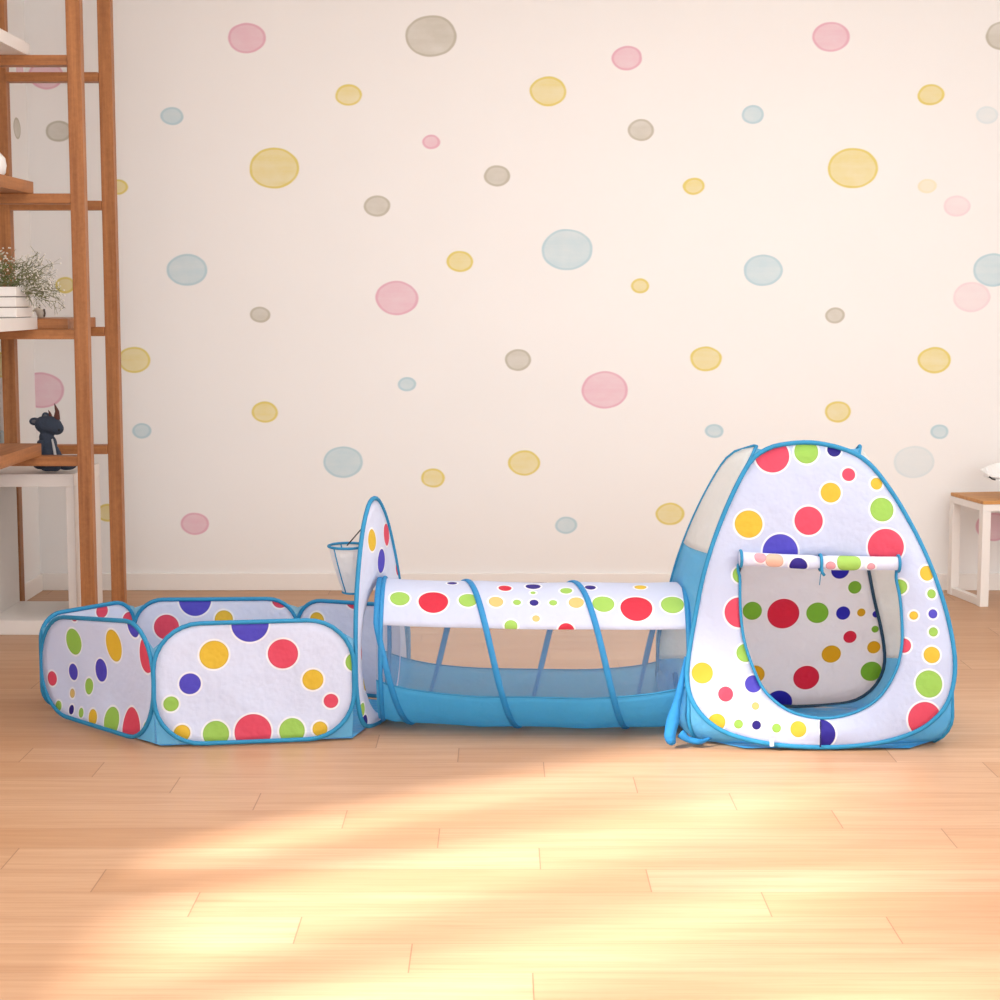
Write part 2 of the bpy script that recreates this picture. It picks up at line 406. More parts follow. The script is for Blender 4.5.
def sheet(name, P, outer, mat, parent, hole=None, center=None, rings=8, bulge=0.0, thick=.0015):
    """cloth panel: outline in metres on plane P, optional hole, gentle billow"""
    c = Vector(center) if center else sum((Vector(p[:2]) for p in outer), Vector((0, 0)))/len(outer)
    n = len(outer); V = []; UV = []; F = []
    for i, p in enumerate(outer):
        p = Vector(p[:2]); a = math.atan2(p.y-c.y, p.x-c.x)
        q = c + Vector((math.cos(a), math.sin(a)))*hit(hole, c, a) if hole else c
        for k in range(rings+1):
            t = k/rings; r = q.lerp(p, t)
            w = bulge*(math.sin(PI*t) if hole else math.cos(t*PI/2)) + .004*math.sin(23*r.x+2)*math.sin(17*r.y)*(math.sin(PI*t))
            V.append(P.P(r.x, r.y, w)); UV.append((r.x, r.y))
    for i in range(n):
        j = (i+1) % n
        for k in range(rings):
            a, b, cc, d = i*(rings+1)+k, j*(rings+1)+k, j*(rings+1)+k+1, i*(rings+1)+k+1
            F.append((a, b, cc, d) if (hole or k > 0) else (a, cc, d))
    if not hole:
        F = [tuple(0 if q % (rings+1) == 0 else q for q in f) for f in F]
        keep = [0]+[i for i in range(len(V)) if i % (rings+1)]; mp_ = {k: i for i, k in enumerate(keep)}
        V = [V[k] for k in keep]; UV = [UV[k] for k in keep]; F = [tuple(mp_[q] for q in f) for f in F]
    o = build(name, V, F, mat, parent, UV)
    md = o.modifiers.new('thickness', 'SOLIDIFY'); md.thickness = thick; md.offset = 0
    return o
def rrect(w, h, r, n=8, v0=0.0, rb=None):
    rb = rb or r; pts = []
    for (cx, cy, a0, rr) in ((w-r, v0+h-r, 0, r), (r, v0+h-r, PI/2, r), (rb, v0+rb, PI, rb), (w-rb, v0+rb, 1.5*PI, rb)):
        for k in range(n+1):
            a = a0+k/n*PI/2; pts.append(Vector((cx+rr*math.cos(a), cy+rr*math.sin(a))))
    return pts
def densify(poly, step=.03):
    out = []
    for i in range(len(poly)):
        a, b = poly[i], poly[(i+1) % len(poly)]; m = max(1, int((b-a).length/step))
        out += [a.lerp(b, k/m) for k in range(m)]
    return out
def conv(P, dots, use_r=True):
    out = []
    for col, px, py, r in dots:
        u, v, d = P.px(px, py); out.append((col, u, v, r*d/FP))
    return out

# ------------------------------------------------------------------ ball pit playpen
pen = thing('ball_pit_playpen', 'low six-sided white ball pit with coloured spots and teal piping, left of the tunnel', 'ball pit')
FLp = G(155, 749); FRp = G(361, 741); LFp = G(43, 713)
BLp = atY(131, 500, FLp.y+.66); BRp = atY(296, 500, FLp.y+.68)
FLp.z = FRp.z = LFp.z = BLp.z = BRp.z = 0
HF = G(359, 741); HF.z = 0; HB = atY(409, 700, HF.y+.47); HB.z = 0
FRp = Vector((HF.x-.012, HF.y+.0, 0))
def panel(a, b, h, dots, bulge, r=.10, sag=(0.0, 0.0), rb=None, h2=None, skip=()):
    a = Vector(a); b = Vector(b); w = (b-a).length; P = Plane((a.x, a.y, 0), b-a, (0, 0, 1)); P.k = ((h2/h-1)/w if h2 else 0)
    ol = rrect(w, h, r, 8, .010, rb); dn = densify(ol, .03)
    o = sheet('side_panel', P, dn, fabric('panel_cloth', conv(P, dots), trans=.42), pen, center=(w/2, h/2), rings=8, bulge=bulge)
    MB().tube([P.P(p.x, p.y) for p in densify(ol, .02)], .0062, 10, True).build('piping', RIM, o, True)
    def fan(corner, idx):
        if idx[0] in skip: return
        m = MB()
        pts = [corner]+[ol[i] for i in idx]
        m.add([P.P(p.x, p.y, -.003) for p in pts], [(0, k, k+1) for k in range(1, len(pts)-1)]); m.build('corner_mesh', BLUE_NET, o)
    fan(Vector((w, h-sag[1])), range(0, 9)); fan(Vector((0, h-sag[0])), range(9, 18))
    fan(Vector((.006, .012)), range(18, 27)); fan(Vector((w-.006, .012)), range(27, 36))
    return o, P
hF = Plane(FLp, (1, 0, 0), (0, 0, 1)).px(250, 627)[1]
hL = Plane(LFp, FLp-LFp, (0, 0, 1)).px(60, 624)[1]
front_dots = [('yellow',214,655,14.5),('indigo',250,624,18.5),('red',283,654,15),('yellow',313,680,10.5),('red',331,701,7.2),('green',355,662,9.5),('yellow',320,729,7.5),('green',292,731,12.7),('red',253,732,18.3),('green',216,734,13),('yellow',182,733,8.2),('indigo',190,684,10.7),('green',171,704,7.6)]
left_dots = [('red',74,613,8),('green',71,642,12.7),('yellow',111,646,14.7),('indigo',133.6,624,11.8),('red',146.6,655,15.5),('indigo',69,672.6,8),('indigo',96,671,10.6),('red',51,678.6,7.2),('green',85,687,7.5),('tan',68.6,694,4.4),('green',58,706,5),('navy',70,710,4.5),('green',80,713,4.5),('yellow',92,717.6,7.6),('green',110,722,13),('red',130.6,727,17),('green',148,732,9)]
panel(FLp, FRp, hF-.004, front_dots, -.006, .125, (.055, .045))
panel(LFp, FLp, hL, left_dots, -.018, .13, (.03, .05), None, hF, (18,))
hB = Plane(BLp, (1, 0, 0), (0, 0, 1)).px(210, 603)[1]
panel(BLp, LFp, hB, [('red',102,611,7),('red',128,619,7)], -.004, .07, (.01, .03), None, hL, (27,))
panel(BRp, BLp, hB, [('red',166.6,627,12.5),('indigo',195,600,16),('yellow',224,619,9),('red',280,600,8)], -.004, .09, (.015, .015))
panel(HB, BRp, hB-.002, [('yellow',317.5,620,8),('red',354,600,9)], -.004, .08, (.03, .015))
fl_ = [FLp, FRp, HF, HB, BRp, BLp, LFp]; cc_ = sum(fl_, Vector())/7
build('floor_sheet', [Vector((p.x*.94+cc_.x*.06, p.y*.94+cc_.y*.06, .004)) for p in fl_], [tuple(range(7))], BLUE_FAB, pen, smooth=False)
# tall pointed panel with the basketball hoop and the round way into the tunnel
Wd = (HB-HF).length
HPl = Plane(HF, (HB-HF), Vector((-.045, .02, 1)))
TR = .196                                            # tunnel radius
hw = Wd/2
def tall_outline(w, h):
    return [(w*.12, .03), (w*.5, .008), (w*.88, .03), (w*.99, .12), (w*.975, .25), (w*.90, .40), (w*.76, .54), (w*.62, h-.02), (w*.5, h), (w*.38, h-.02), (w*.24, .54), (w*.10, .40), (w*.025, .25), (w*.01, .12)]
HT = HPl.px(374, 499)[1]
tol = resample(catmull([Vector(p) for p in tall_outline(Wd, HT)], 8), 90)
hc = Vector((hw, TR+.012)); hr = TR-.012
hole = [hc+Vector((math.cos(2*PI*k/48), math.sin(2*PI*k/48)))*hr for k in range(48)]
tall_dots = [('yellow',370,541,11),('red',385,536,11),('indigo',379,562,12),('red',362,653,8),('yellow',365,683,8),('green',361,710,7),('navy',364,724,9),('red',397,570,7)]
tp = sheet('hoop_panel', HPl, [(p.x, p.y) for p in tol], fabric('hoop_panel_cloth', conv(HPl, tall_dots)), pen, hole=hole, center=hc, rings=6, bulge=.004)
MB().tube([HPl.P(p.x, p.y) for p in tol], .0064, 10, True).build('piping', RIM, tp, True)
# hoop and net bag on the pen side
hp0 = atY(345, 535, 5.22)
NR = .052
hcx = HPl.P(hw*.9, .50).x - NR - .022; hcy = HPl.P(hw*.9, .5).y; hcz = hp0.z
hoop = MB().tube([(hcx+NR*math.cos(2*PI*k/32), hcy+NR*1.15*math.sin(2*PI*k/32), hcz) for k in range(32)], .0038, 8, True).build('hoop_ring', RIM, tp, True)
lab = 'teal wire ring of the toy basketball hoop'
prof = [(NR, 0), (NR*.90, -.045), (NR*.76, -.09), (NR*.60, -.13)]
bag = MB(); seg = 28
for k in range(seg):
    for r, z in prof: bag.v.append(Vector((hcx+r*math.cos(2*PI*k/seg)+.25*-z*.55, hcy+r*math.sin(2*PI*k/seg)*1.15, hcz+z)))
bag.f = [(k*4+i, ((k+1) % seg)*4+i, ((k+1) % seg)*4+i+1, k*4+i+1) for k in range(seg) for i in range(3)]
bag.build('hoop_net', net('net_white', lin(255, 254, 252), .9, .55), tp, True)
bt = MB().tube([bag.v[k*4+3] for k in range(seg)], .0032, 8, True)
for k in (1, 9, 18): bt.tube([bag.v[k*4+i] for i in range(4)], .0022, 6)
bt.build('net_binding', RIM, tp, True)
MB().tube([(hcx, hcy, hcz+.001), HPl.P(hw*.8, .58)], .0018, 6).tube([(hcx+NR, hcy, hcz), HPl.P(hw*.9, hcz, .0)], .0025, 6).build('hoop_cord', BLACK, tp, True)
place_root(pen, (cc_.x, cc_.y, 0))

YF0 = G(825, 751).y; YB0 = YF0+.48; YC = (YF0+YB0)/2
# ------------------------------------------------------------------ tunnel
tun = thing('play_tunnel', 'see-through crawl tunnel with spotted white top and sky blue base, joining ball pit to tent', 'play tunnel')
A0 = HPl.P(hw, 0); TX0 = A0.x - .01
TX1 = atY(688, 650, YC).x-.01
AY0 = A0.y-.01; AY1 = YC+.03
RT = .203
def axis(x):
    t = (x-TX0)/(TX1-TX0); return AY0+(AY1-AY0)*t-.03*math.sin(PI*t)
def rad(x, th):
    t = (x-TX0)/(TX1-TX0)*2.97; s = abs(math.sin(PI*t))
    return RT*(1-.022*s*(1 if math.sin(th) < .3 else .7))
def TP(x, th, k=1.0):
    """th: 0 = towards the camera, pi/2 = top"""
    r = rad(x, th)*k; z = RT+.002+r*math.sin(th); e = abs(2*(x-TX0)/(TX1-TX0)-1)**5; return Vector((x, axis(x)-r*math.cos(th), max(z, .003+.032*e)))
def sx_(x, th): return .10*((math.sin(th)+1)/2-.0)*max(0, 1-(x-TX0)/.25)*0
def cyl_uv(px, py):
    # intersect the ray with the cylinder's near side
    r = ray(px, py); best = None
    y0 = (AY0+AY1)/2-.02; a = r.y**2+r.z**2; b = 2*(r.y*(0-y0)+r.z*(CAMH-RT)); c = y0**2+(CAMH-RT)**2-RT**2
    D = max(b*b-4*a*c, 0); t = (-b-math.sqrt(D))/(2*a); p = Vector((0, 0, CAMH))+r*t
    return p.x, math.atan2(p.z-RT, -(p.y-y0)), dist(p)
TH1 = cyl_uv(540, 629)[1]; TH0 = cyl_uv(540, 698)[1]
tdots = []
for col, px, py, r in [('green',399,601,10),('crimson',433,603,15),('green',468,601,9.5),('tan',496,602,7.3),('green',517,602,4),('navy',534,602,4.5),('green',553,602,4),('tan',576,602,7.6),('crimson',505,588,6.5),('navy',533,585.5,7.5),('green',533,592,2.6),('tan',536,618,3.8),('green',511,626,6.5),('green',566,590,6),('navy',590,587,5.5),('green',603,603,11),('crimson',636,607,16),('green',672,604,11.5),('crimson',566,630,8),('navy',452,584,5),('yellow',640,586,6)]:
    x, th, d = cyl_uv(px, py); tdots.append((col, x, th*RT, r*d/FP))
    if px in (433, 636, 533, 505): tdots.append((col, x+.02, (PI-th)*RT, r*d/FP))
def strip(name, th0, th1, mat, nth=14, nx=60, drape=0.0, kr=1.0):
    V = []; UV = []; F = []
    for i in range(nx+1):
        x = TX0+(TX1-TX0)*i/nx
        e = .20*abs(2*i/nx-1)**4
        a0, a1 = (th0-e if abs(th0-(PI-TH0)) < 1e-6 else th0), (th1+e if abs(th1-(2*PI+TH0)) < 1e-6 else th1)
        if abs(th0-TH0) < 1e-6: a0 = th0+e
        if abs(th1-(PI-TH0)) < 1e-6: a1 = th1-e
        for k in range(nth+1):
            th = a0+(a1-a0)*k/nth
            q = TP(x, th, kr)
            V.append(q); UV.append((x, th*RT))
    for i in range(nx):
        for k in range(nth):
            a = i*(nth+1)+k; F.append((a, a+1, a+nth+2, a+nth+1))
    o = build(name, V, F, mat, tun, UV); m = o.modifiers.new('thickness', 'SOLIDIFY'); m.thickness = .001; m.offset = 0
    return o
strip('top_cover', TH1, PI-TH1, fabric('tunnel_cloth', tdots, base=lin(216, 222, 241), trans=.3), 24)
strip('bottom_cover', PI-TH0, 2*PI+TH0, net('tunnel_blue', lin(105, 212, 255), .74, .6), 24)
strip('side_window', TH0, TH1, CLEAR_NET, 8)
strip('side_window', PI-TH1, PI-TH0, CLEAR_NET, 8)
for th in (TH0, PI-TH0):
    MB().tube([TP(TX0+(TX1-TX0)*i/50, th+(.2 if th == TH0 else -.2)*abs(2*i/50-1)**4, 1.004) for i in range(51)], .0022, 6).build('seam_binding', RIM, tun, True)
# the spiral wire in its teal sleeve
h = MB(); pts = []
pitch = (atY(573, 585, AY0).x-atY(467, 585, AY0).x); xs = atY(467, 585, AY0).x-pitch*.98
ph = 0
TURNS = 2.96; NS = 260
for i in range(NS+1):
    s = TURNS*i/NS; th = PI/2-2*PI*s
    x = xs+pitch*s
    if x < TX0: x = TX0
    if x > TX1: break
    q = TP(x, th, 1.0); c0 = Vector((x, axis(x), RT)); q = c0+(q-c0)*1.012; q.z = max(q.z, .009)
    pts.append(q)
# flat sleeve: ribbon with thickness along x
def ribbon(pts, w, t):
    m = MB(); V = []
    for i, p in enumerate(pts):
        a = pts[max(i-1, 0)]; b = pts[min(i+1, len(pts)-1)]; T = (b-a).normalized()
        c0 = Vector((p.x, axis(p.x), RT)); n = (p-c0).normalized(); s = T.cross(n).normalized()
        for k in range(10):
            an = 2*PI*k/10; V.append(p+s*math.cos(an)*w/2+n*math.sin(an)*t/2)
    F = [(i*10+k, i*10+(k+1) % 10, (i+1)*10+(k+1) % 10, (i+1)*10+k) for i in range(len(pts)-1) for k in range(10)]
    F += [tuple(range(9, -1, -1)), tuple((len(pts)-1)*10+k for k in range(10))]
    return m.add(V, F)
SLEEVE = net('sleeve_blue', lin(58, 168, 226), .9, .4)
ribbon(pts, .017, .008).build('spiral_hoop', SLEEVE, tun, True)
def ring(x, k=1.01, lean=0):
    return [TP(x, 2*PI*i/48, k)+Vector((lean*math.sin(2*PI*i/48), 0, 0)) for i in range(48)]
r_ = MB().tube(ring(TX1-.004), .008, 8, True).build('end_hoop', SLEEVE, tun, True)
r_ = MB().tube(ring(TX0+.012), .0065, 8, True).build('end_hoop', SLEEVE, tun, True)
place_root(tun, ((TX0+TX1)/2, AY0, 0))

# ------------------------------------------------------------------ tent
tent = thing('pop_up_tent', 'tall egg-shaped white pop-up tent with coloured spots and rolled-up door, at right end', 'play tent')
TOPZ = .82; XC = G(826, 749).x; TDX = .045
ytop = YF0+.175
FP_ = Plane((XC, YF0, .004), (1, 0, 0), (0, ytop-YF0, TOPZ))
fo = [(749,466),(731,500),(715,540),(703,580),(695,620),(689,655),(687,682),(692,703),(706,722),(728,736),(762,745),(800,749),(845,749),(885,744),(918,733),(940,716),(951,696),(955,668),(951,635),(942,600),(928,562),(910,525),(890,492),(868,465),(845,452),(812,445),(782,447),(764,453)]
fouter = [Vector(FP_.px(*p)[:2]) for p in fo]
mn = min(p.y for p in fouter)
for p in fouter: p.y = p.y-mn+.008
fol = resample(catmull(fouter, 6), 120)
ho = [(742,562),(740,580),(740.5,612),(744,640),(752,665),(764,690),(784,708),(805,716),(830,718),(858,711),(880,696),(895,672),(901,650),(902,630),(900,600),(896,580),(892,562),(850,560),(800,560)]
hv = [Vector(FP_.px(*p)[:2]) for p in ho]
hol = resample(catmull(hv, 6), 100)
fd = [('red',772,456,17),('green',806,452,12),('yellow',748,524.5,13.7),('red',808,521,14.2),('yellow',830,493,10),('indigo',780,552,17.7),('red',848,475,6.6),('yellow',876,484,6),('green',881,510,12),('red',885,547,17.8),('navy',834,450,7),
      ('yellow',926,573.5,7.5),('green',930.6,594,4.6),('green',899,587,7.5),('yellow',913,615.6,4.2),('indigo',932,614,4.6),('green',932.5,632,4.6),('red',903.5,645.6,7.2),('yellow',931,655,8.2),('green',928,684,13.5),('red',924,719,17),('half',820,734,14.5),
      ('green',740,575,8),('red',739,612.5,15),('green',745,653,9),('yellow',702,673,10.5),('red',725,694,7.5),('indigo',753,684,8.6),('tan',755,706,3.8),('yellow',716.6,722,8.5),('green',738,724,4.5),('navy',756,725,4.5),('green',776,728,4.5),('yellow',797.6,729,8),('yellow',758,746,4)]
TF = fabric('tent_front_cloth', conv(FP_, fd), base=lin(216, 222, 241), trans=.45)
fpn = sheet('front_panel', FP_, [(p.x, p.y) for p in fol], TF, tent, hole=[(p.x, p.y) for p in hol], center=Vector(FP_.px(822, 640)[:2]), rings=8, bulge=.012)
MB().tube([FP_.P(p.x, p.y) for p in fol], .0066, 10, True).build('piping', RIM, fpn, True)
MB().tube([FP_.P(p.x, p.y, .002) for p in hol], .0042, 8, True).build('door_binding', RIM, fpn, True)
# rolled-up door flap with its tie
ra = FP_.P(*FP_.px(738, 559)[:2], .024); rb = FP_.P(*FP_.px(898, 564)[:2], .024)
V = []; UV = []; F = []; n = 40; sg = 20; RR = .019
for i in range(n+1):
    t = i/n; c0 = ra.lerp(rb, t)+Vector((0, 0, -.004*math.sin(PI*t))); sq = 1-.22*math.exp(-((t-.5)/.03)**2)
    for k in range(sg):
        a = 2*PI*k/sg; rr = RR*sq*(1+.04*math.sin(9*t+2*a))
        V.append(c0+Vector((0, math.cos(a)*rr, math.sin(a)*rr))); UV.append(((rb-ra).length*t, a*RR))
F = [(i*sg+k, i*sg+(k+1) % sg, (i+1)*sg+(k+1) % sg, (i+1)*sg+k) for i in range(n) for k in range(sg)]
F += [tuple(range(sg-1, -1, -1)), tuple(n*sg+k for k in range(sg))]
LR = (rb-ra).length
def rc(px, r, col, a=3.5): return (col, LR*(px-738)/160, a*RR, r*dist(ra)/FP)
flap = build('door_flap', V, F, fabric('flap_cloth', [rc(796, 9, 'navy', 3.7), rc(846, 12, 'green', 2.9), rc(772, 9, 'peach', 3.0), rc(758, 6, 'pink', 2.6), rc(828, 5, 'pink'), rc(868, 4, 'pink')], darkrim=True), fpn, UV)
for t in (0.01, .505, .99):
    c0 = ra.lerp(rb, t); R2 = RR*1.10
    ob = MB().tube([c0+Vector((0, math.cos(a)*R2, math.sin(a)*R2-.004*math.sin(PI*t))) for a in [2*PI*k/24 for k in range(24)]], .0042, 8, True)
    if t == .505: ob.tube([c0+Vector((0, -RR, -.012)), c0+Vector((.002, -RR-.002, -.028)), c0+Vector((.008, -RR, -.036))], .004, 6); ob.tube([c0+Vector((0, -RR, -.02)), c0+Vector((-.003, -RR, -.045)), c0+Vector((-.004, -RR+.002, -.062))], .0012, 5)
    ob.build('flap_tie' if t == .505 else 'flap_binding', RIM, fpn, True)
# seam down the sill and care tag
sm = [FP_.P(*FP_.px(819.5, y)[:2], .014) for y in (721, 730, 740, 747)]
MB().tube(sm, .0022, 6).build('sill_seam', plain('navy_thread', lin(28, 20, 90), .6), fpn, True)
c_ = [FP_.P(*FP_.px(x, y)[:2], .016) for x, y in ((769, 739), (773, 739), (773, 746), (769, 746))]
build('care_tag', c_+[p+Vector((0, .001, 0)) for p in c_], [(0, 1, 2, 3), (7, 6, 5, 4), (0, 4, 5, 1), (1, 5, 6, 2), (2, 6, 7, 3), (3, 7, 4, 0)], WHITE_PAINT, fpn, smooth=False)

# the other three walls follow the front wall's silhouette
H_ = max(p.y for p in fol)*TOPZ/math.hypot(TOPZ, ytop-YF0)
def fw(z):
    """half width of the tent at height z"""
    v = z/H_*max(p.y for p in fol); xs_ = []
    for i in range(len(fol)):
        a, b = fol[i], fol[(i+1) % len(fol)]
        if (a.y-v)*(b.y-v) < 0: xs_.append(a.x+(b.x-a.x)*(v-a.y)/(b.y-a.y))
    return (min(xs_), max(xs_)) if len(xs_) > 1 else (-.12, .12)
ZW = max((k/100*H_ for k in range(2, 60)), key=lambda z: fw(z)[1]-fw(z)[0])
LEAN = ytop-YF0; SGAP = .012
def hs(z):
    b = (YB0-YF0)/2-LEAN*z/H_-SGAP
    if z < .11: b *= .55+.45*math.sqrt(max(0, 1-((.11-z)/.11)**2))
    zt = ZT-z
    if zt < .05: b *= math.sqrt(max(.0, 1-((.05-zt)/.05)**2))
    return max(b, .006)
ZT = H_*.985
class Side:
    def __init__(s, sg): s.sg = sg
    def P(s, u, v, w=0.0):
        v = max(v, .006); e = fw(max(v, ZW)); h = max((YB0-YF0)/2-LEAN*v/H_, .02)
        x = abs(e[0] if s.sg < 0 else e[1]); x = max(x, .125 if s.sg < 0 else .10)+.018*max(0, 1-(u/h)**2)-.008+(.052 if s.sg < 0 else .012)*max(0, (u/h+1)/2)-.05*(max(0, .09-v)/.09)**2
        return Vector((XC+s.sg*(x+w), YC+u, v))
LP, RP = Side(-1), Side(1)
def side_outline():
    n = 40; fr_ = [Vector((-hs(.006+(ZT-.006)*k/n), .006+(ZT-.006)*k/n)) for k in range(n+1)]
    bk = [Vector((-p.x, p.y)) for p in reversed(fr_)]
    return fr_+bk
def side_half(S, sgn, n=44):
    o = [Vector((sgn*hs(z), z)) for z in [ZT-(ZT-.006)*k/60 for k in range(61)]]
    return [S.P(p.x, p.y) for p in resample(o, n, closed=False)]
def half(n=44):
    top = H_; pts = [Vector((0, top))]
    for p in ((.05, .992), (.09, .97), (.115, .92), (.135, .83), (.155, .70), (.178, .56), (.205, .42), (.232, .30), (.247, .20), (.243, .13), (.215, .065), (.165, .022), (.09, .006), (0, .0)):
        pts.append(Vector((p[0], p[1]*top+.006)))
    return resample(catmull(pts, 6, closed=False), n, closed=False)
BP = Plane((XC-.005, YB0, .004), (1, 0, 0), (0, -LEAN, TOPZ))
bd = [('green',752,610,9.5),('red',783,613,16),('green',817,612,11),('indigo',842.6,612,7),('yellow',861,612,4.2),('indigo',876,614,3.6),('green',854.6,587,6.6),('indigo',840,570,9),('green',875,629,3.6),('red',849.5,636,6.6),('yellow',831,653.5,9.6),('yellow',873.6,647,6.6),('green',871,671,10.5),('red',806,677,13),('yellow',755,674,9.5),('indigo',779,702,13)]
h_ = half(); bo = h_[:-1]+[Vector((-p.x, p.y)) for p in reversed(h_[1:])]
bpn = sheet('back_panel', BP, [(p.x, p.y) for p in bo], fabric('tent_back_cloth', conv(BP, bd), base=lin(246, 247, 252), trans=.8), tent, center=(0, .35), rings=8, bulge=.006)
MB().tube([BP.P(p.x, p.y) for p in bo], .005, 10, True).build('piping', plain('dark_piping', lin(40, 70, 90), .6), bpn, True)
lo = side_outline()
def split_panel(outl, vcut):
    low = []; high = []
    for i in range(len(outl)):
        a, b = outl[i], outl[(i+1) % len(outl)]
        (low if a.y <= vcut else high).append(a)
        if (a.y-vcut)*(b.y-vcut) < 0:
            q = a.lerp(b, (vcut-a.y)/(b.y-a.y)); low.append(q); high.append(q.copy())
    return densify(low, .02), densify(high, .02)
zcut = atY(690, 548, YC).z
lowp, highp = split_panel(lo, zcut)
lc = Vector((AY1-YC, RT+.006)); lr = min(RT-.004, (YB0-YF0)/2-.05); lh = [lc+Vector((math.cos(2*PI*k/48), math.sin(2*PI*k/48)))*lr for k in range(48)]
lpn = sheet('left_panel', LP, [(p.x, p.y) for p in lowp], BLUE_NET, tent, hole=lh, center=lc, rings=5)
sheet('mesh_window', LP, [(p.x, p.y) for p in highp], net('white_window_mesh', lin(255, 254, 250), .92, .55), lpn, center=(0, .60), rings=5)
MB().tube([LP.P(p.x, p.y) for p in lo], .0052, 10, True).build('piping', RIM, lpn, True)
rdots = [('yellow', -.1, .3, .03), ('red', .1, .2, .04), ('green', .0, .45, .03)]
rlow, rhigh = split_panel(lo, .16)
WIN_NET = net('white_side_cloth', lin(255, 254, 250), .92, .6)
rpn = sheet('right_panel', RP, [(p.x, p.y) for p in rlow], BLUE_NET, tent, center=(0, .09), rings=4)
sheet('mesh_window', RP, [(p.x, p.y) for p in rhigh], WIN_NET, rpn, center=(0, .42), rings=6)
MB().tube([RP.P(p.x, p.y) for p in lo], .0052, 10, True).build('piping', RIM, rpn, True)
NH = 40
def front_half(sign):
    apex = max(range(len(fol)), key=lambda i: fol[i].y - abs(fol[i].x-sign*.10)*.3); base = min(range(len(fol)), key=lambda i: fol[i].y+abs(fol[i].x)*.5)
    n = len(fol)
    fw_ = [fol[(apex+k) % n] for k in range(((base-apex) % n)+1)]; bw = [fol[(apex-k) % n] for k in range(((apex-base) % n)+1)]
    a = fw_ if (sum(p.x for p in fw_) > 0) == (sign > 0) else bw
    return [FP_.P(p.x, p.y) for p in a]
def back_half(sign): return [BP.P(p.x*sign, p.y) for p in half(60)[5:]]
def gusset(A, S, sg, zlo=.008, zhi=None, mat=None):
    zhi = zhi or ZT-.004
    """strip of mesh joining a wall's edge to the side wall's edge at the same height"""
    m = MB(); V = []; W = 5; rows = 0; n = 46
    for i in range(n):
        z = zlo+(zhi-zlo)*(1-i/(n-1))
        a = min(A[3:-3], key=lambda p: abs(p.z-z)) if True else None
        c_ = [(A[k], A[k+1]) for k in range(len(A)-1) if (A[k].z-z)*(A[k+1].z-z) <= 0 and A[k].z != A[k+1].z]
        if c_: p, q = c_[0]; a = p.lerp(q, (z-p.z)/(q.z-p.z))
        b = S.P(sg*hs(z), z)
        for k in range(W+1):
            r = a.lerp(b, k/W); V.append(Vector((r.x, r.y, max(r.z, .005))))
        rows += 1
    F = [(i*(W+1)+k, i*(W+1)+k+1, (i+1)*(W+1)+k+1, (i+1)*(W+1)+k) for i in range(rows-1) for k in range(W)]
    o = m.add(V, F).build('corner_gusset', mat or BLUE_NET, tent, True)
    md = o.modifiers.new('thickness', 'SOLIDIFY'); md.thickness = .001
    return o
gusset(front_half(-1), LP, -1); gusset(front_half(1), RP, -1)
for sg_, S_ in ((-1, LP), (1, RP)):
    gusset(back_half(sg_), S_, 1, .008, .16); gusset(back_half(sg_), S_, 1, .16, None, WIN_NET)
la, ra_ = LP.P(0, ZT), RP.P(0, ZT)
fa = [FP_.P(p.x, p.y) for p in sorted([p for p in fol if p.y > max(q.y for q in fol)*.955 and abs(p.x) < .16], key=lambda p: p.x)]
ba = [BP.P(p.x, p.y) for p in sorted([p for p in bo if p.y > H_*.955], key=lambda p: p.x)]
nR = 14
f1 = resample(fa, nR, closed=False); b1 = resample(ba, nR, closed=False)
V = []; F = []
for i in range(nR):
    for k in range(6):
        t = k/5; r = f1[i].lerp(b1[i], t); r.z -= .012*math.sin(PI*t); V.append(r)
F = [(i*6+k, i*6+k+1, (i+1)*6+k+1, (i+1)*6+k) for i in range(nR-1) for k in range(5)]
build('roof_mesh', V, F, BLUE_NET, tent)
hy = (YB0-YF0)/2
gs = [Vector((XC+x, YC+y, .005)) for x, y in ((-.22, -hy+.012), (.22, -hy+.012), (.33, -.12), (.34, .12), (.26, hy+.006), (-.26, hy+.006), (-.34, .12), (-.33, -.12))]
build('groundsheet', gs, [tuple(range(8))], BLUE_FAB, tent, smooth=False)
# crumpled blue skirt where the tunnel is tied to the tent
sk = MB(); V = []
for k in range(41):
    a = 2*PI*k/40; p = TP(TX1, a, 1.0); q = LP.P(lc.x-math.cos(a)*lr, lc.y+math.sin(a)*lr)
    for j in range(7):
        t = j/6; r = p.lerp(q, t); r += (r-Vector((r.x, AY1, RT))).normalized()*(.008*math.sin(7*a+12*t)*math.sin(PI*t)); r.z = max(r.z, .004); V.append(r)
F = [(k*7+j, k*7+j+1, (k+1)*7+j+1, (k+1)*7+j) for k in range(40) for j in range(6)]
sk.add(V, F).build('tunnel_sleeve', BLUE_NET, lpn, True)
tie = MB()
b0 = atY(669, 729, YF0+.03); b0.z = .022
for k, (dx, dz, dy, rr) in enumerate([(0, .0, 0, .020), (.012, .03, .01, .016), (.02, .07, .015, .012), (.026, .12, .03, .009)]): pass
def crumple(pts, rr):
    p = catmull([Vector(q) for q in pts], 8, closed=False); n = len(p)
    tie.tube(p, [max(.003, (rr[min(int(i/8), len(rr)-1)]*(1-(i % 8)/8)+rr[min(int(i/8)+1, len(rr)-1)]*((i % 8)/8))*(1+.10*math.sin(i*.55))) for i in range(n)], 9)
crumple([b0+Vector((.012, -.014, -.008)), b0+Vector((.002, -.01, .015)), b0+Vector((.014, .0, .07)), b0+Vector((.030, .01, .14)), b0+Vector((.045, .03, .22))], [.006, .018, .015, .009, .003])
crumple([b0+Vector((.03, .0, .02)), b0+Vector((.05, -.005, .004)), b0+Vector((.085, .0, -.004)), b0+Vector((.12, .02, .004))], [.012, .010, .007, .003])
